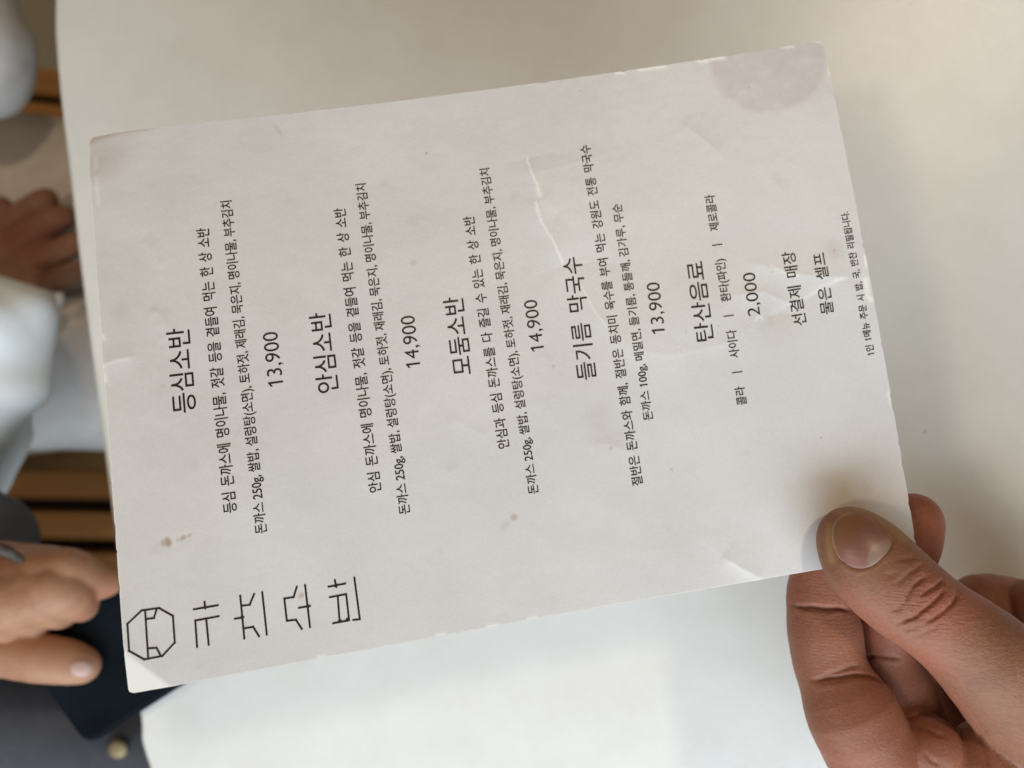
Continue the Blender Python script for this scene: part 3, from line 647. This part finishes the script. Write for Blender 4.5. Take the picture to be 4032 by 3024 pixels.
# thumb nail
dg = BVHTree.FromPolygons([tuple(v.co) for v in me.vertices], [tuple(p.vertices) for p in me.polygons])
def hit(px, py):
    d_ = V(ray(px, py) @ R_CW.T).normalized(); h = dg.ray_cast(V(CAM_P), d_); return h
NR, NA = 14, 48
samples = []; grid = []
for i in range(NR + 1):
    for j in range(NA):
        if i == 0 and j: continue
        r_ = (i / NR) ** 0.9; an = 2 * math.pi * j / NA - math.pi
        rr_ = nail_r(an) * r_ * 1.01; pt = nail_mid + (nax * math.cos(an) + nay * math.sin(an)) * rr_
        grid.append((pt, r_, an)); h = hit(*pt)
        if h[0] is not None and r_ < 0.85:
            cc = (np.array(h[0]) - CAM_P) @ R_CW; samples.append((pt[0], pt[1], -cc[2] * 1000))
sm = np.array(samples); u_ = (sm[:, 0] - nail_mid[0]) / 100; v_ = (sm[:, 1] - nail_mid[1]) / 100
A_ = np.stack([np.ones_like(u_), u_, v_, u_ * u_, u_ * v_, v_ * v_, u_ ** 4, v_ ** 4, u_ * u_ * v_ * v_], 1); co_ = np.linalg.lstsq(A_, sm[:, 2], rcond=None)[0]
verts = []; lun = []; tipa = []; fre = []
for pt, r_, an in grid:
    u, v = (pt - nail_mid) / 100; dep = np.array([1, u, v, u * u, u * v, v * v, u ** 4, v ** 4, u * u * v * v]) @ co_
    verts.append(at_depth(pt[0], pt[1], dep - 0.34 + 0.40 * max(0, r_ - 0.93) / 0.07 * (0.6 if math.cos(an) > 0.5 else 1.0)))
    along = r_ * math.cos(an) * nail_r(an) / 95.0
    lc = pt - (nail_mid + nax * -92 + nay * 18); lun.append(float(smooth01((62 - np.hypot(lc @ nax * 1.25, lc @ nay * 0.85)) / 14)) * 0.75)
    tipa.append(float(smooth01((along - 0.15) / 0.6)) * 0.8); fre.append(float(smooth01((nail_r(an) * r_ - nail_r(an) + 12) / 5.0)) * float(smooth01((math.cos(an) + 0.05) / 0.3)) * float(smooth01((0.75 - math.sin(an) * 1.0) / 0.6)) * 0.45)
fcs = [(0, 1 + j, 1 + (j + 1) % NA) for j in range(NA)]
for i in range(1, NR):
    for j in range(NA):
        a0 = 1 + (i - 1) * NA + j; a1 = 1 + (i - 1) * NA + (j + 1) % NA; fcs.append((a0, a0 + NA, a1 + NA, a1))
me2 = mesh_from('thumb_nail', verts, fcs); set_attr(me2, 'lunula', np.array(lun)); set_attr(me2, 'tip', np.array(tipa)); set_attr(me2, 'free', np.array(fre))
nail = link('thumb_nail', me2, M['nail']); child(nail, hand)

# forearm sleeve and jumper of the person holding the card, unseen, added to darken the table's right side
Bt = Body((140, -420, -560), (720, 350, -60), 4.5)
Bt.chain([(5600, 3700, 240, 30), (6200, 4000, 250, 38), (7200, 4300, 270, 50)], 0.9, join=8)
Tb = [np.array([340, y_, -z_]) for y_, z_ in ((-260, 230), (20, 200), (280, 230))]
def pxyz(p): return (CX + F * p[0] / -p[2], CY - F * p[1] / -p[2], -p[2])
Bt.chain([(*pxyz((540, -260, -200)), 90), (*pxyz((550, 0, -190)), 110), (*pxyz((540, 230, -200)), 90)], 1.6, join=30)
Bt.chain([(*pxyz((540, -200, -420)), 100), (*pxyz((540, 150, -420)), 100)], 1.4, join=40)
me, c = Bt.mesh('unseen_jumper'); child(link('unseen_jumper', me, M['unseen_jumper']), HOLD)

# ------------------------------------------------------------------ people across the table
def hgt(px, py, up_mm):                        # depth in mm of the level plane up_mm above the table top, seen at a pixel
    w_ = at_height(px, py, TABLE_Z + up_mm * 0.001); return -(((w_ - CAM_P) @ R_CW)[2]) * 1000
def H4(px, py, up, r_): return (px, py, hgt(px, py, up), r_)
def skin_attrs(me, c, cre=None, pink=None):
    z0 = np.zeros(len(c)); set_attr(me, 'crease_shade', z0 if cre is None else cre); set_attr(me, 'pink', z0 if pink is None else pink); set_attr(me, 'pale', z0); set_attr(me, 'ridge', z0)

# person with the flat case
PB = empty('person', at_height(-300, 2700, 0.45), 'person in navy jacket with a bracelet, hand gripping the near-black flat case', 'person')
B = Body((-330, -190, -360), (-120, -45, -240), 0.9)
B.chain([H4(-600, 2330, 26, 26), H4(-250, 2350, 30, 22), H4(-60, 2330, 30, 18)], 0.8, join=4)
B.chain([H4(-100, 2330, 30, 17), H4(80, 2300, 30, 13), H4(255, 2242, 28, 8.2), H4(330, 2275, 22, 7.8), H4(395, 2292, 18, 6.5), H4(440, 2290, 16, 4.5)], 0.85, join=4)
B.chain([H4(-60, 2320, 26, 19), H4(110, 2275, 24, 13), H4(250, 2250, 20, 9)], 0.8, join=5)
B.chain([H4(60, 2330, 32, 12), H4(200, 2320, 32, 9), H4(285, 2345, 26, 8.2), H4(320, 2380, 16, 7)], 0.9, join=0.7)
B.chain([H4(0, 2350, 34, 12), H4(130, 2350, 34, 9), H4(200, 2378, 28, 8.4), H4(240, 2410, 16, 7)], 0.9, join=0.7)
B.chain([H4(-80, 2380, 34, 12), H4(50, 2380, 35, 9), H4(108, 2405, 29, 8.6), H4(150, 2440, 16, 7)], 0.9, join=0.7)
B.chain([H4(-180, 2400, 34, 12), H4(-30, 2410, 33, 9), H4(20, 2430, 28, 8.4), H4(60, 2460, 16, 7)], 0.9, join=1.6)
B.chain([H4(-300, 2450, 30, 20), H4(-120, 2545, 26, 12), H4(20, 2568, 24, 9.4), H4(150, 2590, 22, 9.3), H4(250, 2603, 20, 8.6), H4(325, 2618, 18, 7.2)], 0.85, join=1.6)
me, c = B.mesh('body'); skin_attrs(me, c); body_b = link('body', me, M['skin_light']); child(body_b, PB)
# its thumb nail
bv = BVHTree.FromPolygons([tuple(v.co) for v in me.vertices], [tuple(p.vertices) for p in me.polygons])
vs, fc = [], []
for i in range(9):
    for j in range(9):
        px_ = 322 + (i - 4) / 4 * 44; py_ = 2632 + (j - 4) / 4 * 34
        d_ = V(ray(px_, py_) @ R_CW.T).normalized(); h = bv.ray_cast(V(CAM_P), d_); q_ = np.array(h[0]) if h[0] is not None else at_depth(px_, py_, hgt(px_, py_, 20))
        e = max(0, np.hypot((i - 4) / 4, (j - 4) / 4) - 0.9); vs.append(q_ - np.array(d_) * (0.0006 - 0.003 * e))
for i in range(8):
    for j in range(8):
        if np.hypot((i - 3.5) / 4, (j - 3.5) / 4) < 1.0: fc.append((i * 9 + j, i * 9 + j + 1, i * 9 + j + 10, i * 9 + j + 9))
me2 = mesh_from('thumb_nail', vs, fc); nn = len(vs); set_attr(me2, 'lunula', np.ones(nn) * 0.5); set_attr(me2, 'tip', np.zeros(nn)); set_attr(me2, 'free', np.zeros(nn)); child(link('thumb_nail', me2, M['nail_light']), body_b)
# navy sleeve and jacket front
Bs = Body((-760, -560, -520), (-120, -30, -270), 2.2)
Bs.chain([H4(-900, 2160, -25, 40), H4(-350, 2150, -8, 34), H4(-70, 2140, 8, 22)], 0.9, join=8)
Bs.f = Bs.f
me, c = Bs.mesh('jacket_sleeve'); child(link('jacket_sleeve', me, M['navy']), PB)
Bj = Body((-780, -620, -640), (-100, -150, -330), 2.5)
Bj.chain([H4(-900, 3050, -70, 75), H4(-300, 3020, -70, 68), H4(180, 3030, -72, 60), H4(560, 3060, -78, 54), H4(900, 3080, -82, 50)], 0.75, join=20)
Bj.chain([H4(-900, 3700, -70, 80), H4(-200, 3700, -70, 74), H4(400, 3650, -75, 66), H4(900, 3650, -80, 60)], 0.75, join=20)
me, c = Bj.mesh('jacket_front'); jf = link('jacket_front', me, M['navy']); child(jf, PB)
bvj = BVHTree.FromPolygons([tuple(v.co) for v in me.vertices], [tuple(p.vertices) for p in me.polygons])
d_ = V(ray(464, 2950) @ R_CW.T).normalized(); h = bvj.ray_cast(V(CAM_P), d_)
bm = bmesh.new(); bmesh.ops.create_uvsphere(bm, u_segments=24, v_segments=10, radius=0.0048)
for v in bm.verts: v.co.z *= 0.35
me = bpy.data.meshes.new('button'); bm.to_mesh(me); bm.free()
bt = link('button', me, M['brass']); bt.location = (h[0] if h[0] is not None else V(at_height(464, 2950, 0.68))) - d_ * 0.001; bt.rotation_euler = (0, 0.1, 0); child(bt, PB)
# bracelet: a band round the wrist
Bb = Body((-260, -110, -350), (-180, -50, -260), 0.6)
Bb.chain([H4(-260, 2170, 34, 1.8), H4(-120, 2150, 38, 1.8), H4(-20, 2155, 40, 1.8), H4(40, 2175, 38, 1.6), H4(90, 2215, 36, 1.2)], 0.7, join=1)
me, c = Bb.mesh('bracelet'); child(link('bracelet', me, M['band']), PB)

# the flat case, level, just over the table edge
c0 = at_height(336, 2944, TABLE_Z + 0.014); e1 = at_height(129, 2656, TABLE_Z + 0.014) - c0; e1[2] = 0; e1 /= np.linalg.norm(e1)
e2 = at_height(730, 2692, TABLE_Z + 0.014) - c0; e2[2] = 0; e2 /= np.linalg.norm(e2)
PH = empty('flat_case', c0 + e1 * 0.027 + e2 * 0.075, 'flat near-black case gripped by a hand over the left table edge', 'case')
me = box_mesh('cover', (0.152, 0.054, 0.008), 0.0)
bm = bmesh.new(); bm.from_mesh(me)
vert_e = [e for e in bm.edges if abs(e.verts[0].co.z - e.verts[1].co.z) > 0.001]; bmesh.ops.bevel(bm, geom=vert_e, offset=0.006, segments=6, profile=0.5, affect='EDGES')
bmesh.ops.bevel(bm, geom=[e for e in bm.edges if abs(e.verts[0].co.z - e.verts[1].co.z) < 1e-6], offset=0.0022, segments=3, profile=0.5, affect='EDGES')
nrm = np.cross(e2, e1)
for v in bm.verts:
    x, y, z = v.co; wpt = c0 + e2 * (x + 0.076) + e1 * (y + 0.027) + np.array([0, 0, z - 0.004]); v.co = V(wpt)
bmesh.ops.recalc_face_normals(bm, faces=bm.faces)
bm.to_mesh(me); bm.free(); child(link('cover', me, M['case'], smooth=False), PH)
# person with the white sleeve
PA = empty('person', at_height(-300, 1300, 0.45), 'person in white long-sleeved shirt and pale grey trousers, brown hand resting on the lap', 'person')
A = Body((-330, -20, -480), (-195, 130, -380), 0.9)
up = -92
A.chain([H4(-500, 1330, up, 24), H4(-150, 1230, up, 19), H4(20, 1120, up, 15), H4(60, 1070, up, 13)], 0.6, join=4)
A.chain([H4(-60, 1020, up, 13), H4(30, 1040, up, 11), H4(110, 1110, up, 11)], 0.7, join=4)
A.chain([H4(-40, 960, up, 10), H4(30, 895, up, 7.6), H4(100, 838, up, 7.2), H4(160, 800, up, 6.8), H4(186, 785, up, 6.0)], 0.9, join=1.5)
A.chain([H4(10, 1010, up, 10), H4(90, 965, up, 7.6), H4(160, 908, up, 7.2), H4(225, 866, up, 6.9), H4(258, 852, up, 6.0)], 0.9, join=1.5)
A.chain([H4(60, 1060, up, 10), H4(140, 1030, up, 7.4), H4(210, 998, up, 7.0), H4(285, 966, up, 6.6), H4(320, 952, up, 6.0)], 0.9, join=1.5)
A.chain([H4(110, 1110, up, 10), H4(180, 1125, up, 6.8), H4(240, 1095, up, 6.4), H4(330, 1058, up, 5.8)], 0.9, join=1.5)
A.chain([H4(-110, 960, up, 10), H4(-60, 890, up, 8.5), H4(-12, 838, up, 8), H4(2, 824, up, 7)], 0.85, join=2)
me, c = A.mesh('body'); skin_attrs(me, c); child(link('body', me, M['skin_dark']), PA)
As = Body((-520, -230, -520), (-180, 120, -300), 1.8)
As.chain([H4(-1100, 1900, 20, 50), H4(-500, 1560, 5, 38), H4(-100, 1380, -10, 29), H4(-20, 1250, -25, 24), H4(-5, 1130, -40, 20), H4(-8, 1040, -52, 19)], 0.85, join=6)
As.chain([H4(-260, 1640, -5, 31), H4(-60, 1480, -15, 27), H4(-20, 1350, -20, 26)], 0.85, join=6)
As.chain([H4(-300, 2000, -40, 34), H4(-150, 1760, -45, 27), H4(-60, 1560, -40, 24)], 0.85, join=8)
def folds_noise(Bd, scale, amp, seed=0):
    r_ = np.random.default_rng(seed); X, Y, Z = Bd.axes(np.zeros(3, int), Bd.n)
    acc = 0
    for k in range(5):
        v = r_.normal(size=3); v /= np.linalg.norm(v); ph = r_.random() * 6.28; fr = scale * (0.6 + r_.random())
        acc = acc + np.sin(fr * (v[0] * X[:, None, None] + v[1] * Y[None, :, None] + v[2] * 0.5 * Z[None, None, :]) + ph + 0.7 * np.sin(fr * 0.6 * (v[1] * X[:, None, None] - v[0] * Y[None, :, None])))
    Bd.f = (Bd.f + amp * acc / 2.2).astype(np.float32)
folds_noise(As, 0.10, 2.0, 3)
folds_noise(As, 0.22, 0.9, 11)
def cut(Bd, pa, pb, side):                      # trims a body along the plane through the lens and a pixel line
    n_ = np.cross(ray(*pa), ray(*pb)); n_ /= np.linalg.norm(n_); n_ = n_ * side
    X, Y, Z = Bd.axes(np.zeros(3, int), Bd.n); d_ = (n_[0] * X[:, None, None] + n_[1] * Y[None, :, None] + n_[2] * Z[None, None, :])
    Bd.f = (-smin(-Bd.f, -d_, 1.5)).astype(np.float32)
nn_ = np.cross(ray(0, 1086), ray(150, 1132)); cut(As, (0, 1086), (150, 1132), 1 if nn_ @ ray(50, 900) > 0 else -1)
me, c = As.mesh('shirt_sleeve'); child(link('shirt_sleeve', me, M['white_cloth']), PA)
Ac = Body((-280, -10, -450), (-205, 60, -350), 0.9)
Ac.chain([H4(160, 1240, -86, 3.2), H4(195, 1202, -84, 4.6), H4(230, 1172, -86, 3.2)], 0.8, join=2)
me, c = Ac.mesh('shirt_cuff'); child(link('shirt_cuff', me, M['white_cloth']), PA)
As2 = Body((-560, 120, -560), (-200, 330, -280), 2.0)
As2.chain([H4(-1000, -200, -40, 60), H4(-350, 0, -60, 44), H4(-130, 160, -70, 34), H4(-60, 300, -76, 22)], 0.85, join=6)
folds_noise(As2, 0.10, 2.0, 5)
me, c = As2.mesh('shirt_sleeve'); child(link('shirt_sleeve', me, M['grey_cloth']), PA)
At = Body((-760, -170, -720), (20, 260, -400), 2.8)
At.chain([H4(-1200, 900, -175, 85), H4(-300, 850, -160, 66), H4(200, 830, -158, 58), H4(900, 820, -165, 55)], 0.9, join=20)
At.chain([H4(-1200, 1500, -175, 85), H4(-300, 1420, -165, 66), H4(200, 1400, -160, 62), H4(900, 1380, -165, 58)], 0.9, join=20)
folds_noise(At, 0.045, 2.6, 9)
me, c = At.mesh('trousers'); child(link('trousers', me, M['trousers_grey']), PA)

# ------------------------------------------------------------------ slatted wooden stools
def stool(name, label, cx_, cy_, rot, n, pitch, slat, zt=0.45, depth=0.40):
    st = empty(name, (cx_, cy_, 0), label, 'stool', 'slatted wooden stools'); st.rotation_euler = (0, 0, rot)
    wtot = n * pitch
    me = box_mesh('slat', (depth, slat, 0.018), 0.002)
    me.materials.append(M['wood'])
    for i in range(n):
        o = bpy.data.objects.new('slat', me); COL.objects.link(o); o.parent = st; o.location = (0, (i - (n - 1) / 2) * pitch, zt - 0.009)
    me3 = box_mesh('shade_board', (depth - 0.15, wtot - 0.02, 0.006), 0.001); o = link('shade_board', me3, M['shade_wood'], parent=st, smooth=False); o.location = (0, 0, zt - 0.05)  # added dark board, stands in for the shade below the slats
    for sx in (-1, 1):
        me3 = box_mesh('rail', (0.03, wtot - 0.01, 0.04), 0.002); o = link('rail', me3, M['wood'], parent=st, smooth=False); o.location = (sx * (depth / 2 - 0.05), 0, zt - 0.018 - 0.0205)
    for sx in (-1, 1):
        for sy in (-1, 1):
            me3 = box_mesh('leg', (0.034, 0.034, zt - 0.06), 0.003); o = link('leg', me3, M['wood'], parent=st, smooth=False); o.location = (sx * (depth / 2 - 0.05), sy * (wtot / 2 - 0.03), (zt - 0.06) / 2)
    return st
p = at_height(140, 178, 0.45)
stool('wooden_stool', 'slatted honey-wood stool under the person in pale grey trousers', p[0] - 0.10, p[1] - 0.135, math.radians(-9), 9, 0.030, 0.0225)
p = at_height(250, 2012, 0.45)
stool('wooden_stool', 'slatted honey-wood stool beside the person in the navy jacket', p[0] - 0.08, p[1] - 0.081, math.radians(0.5), 7, 0.034, 0.0225)
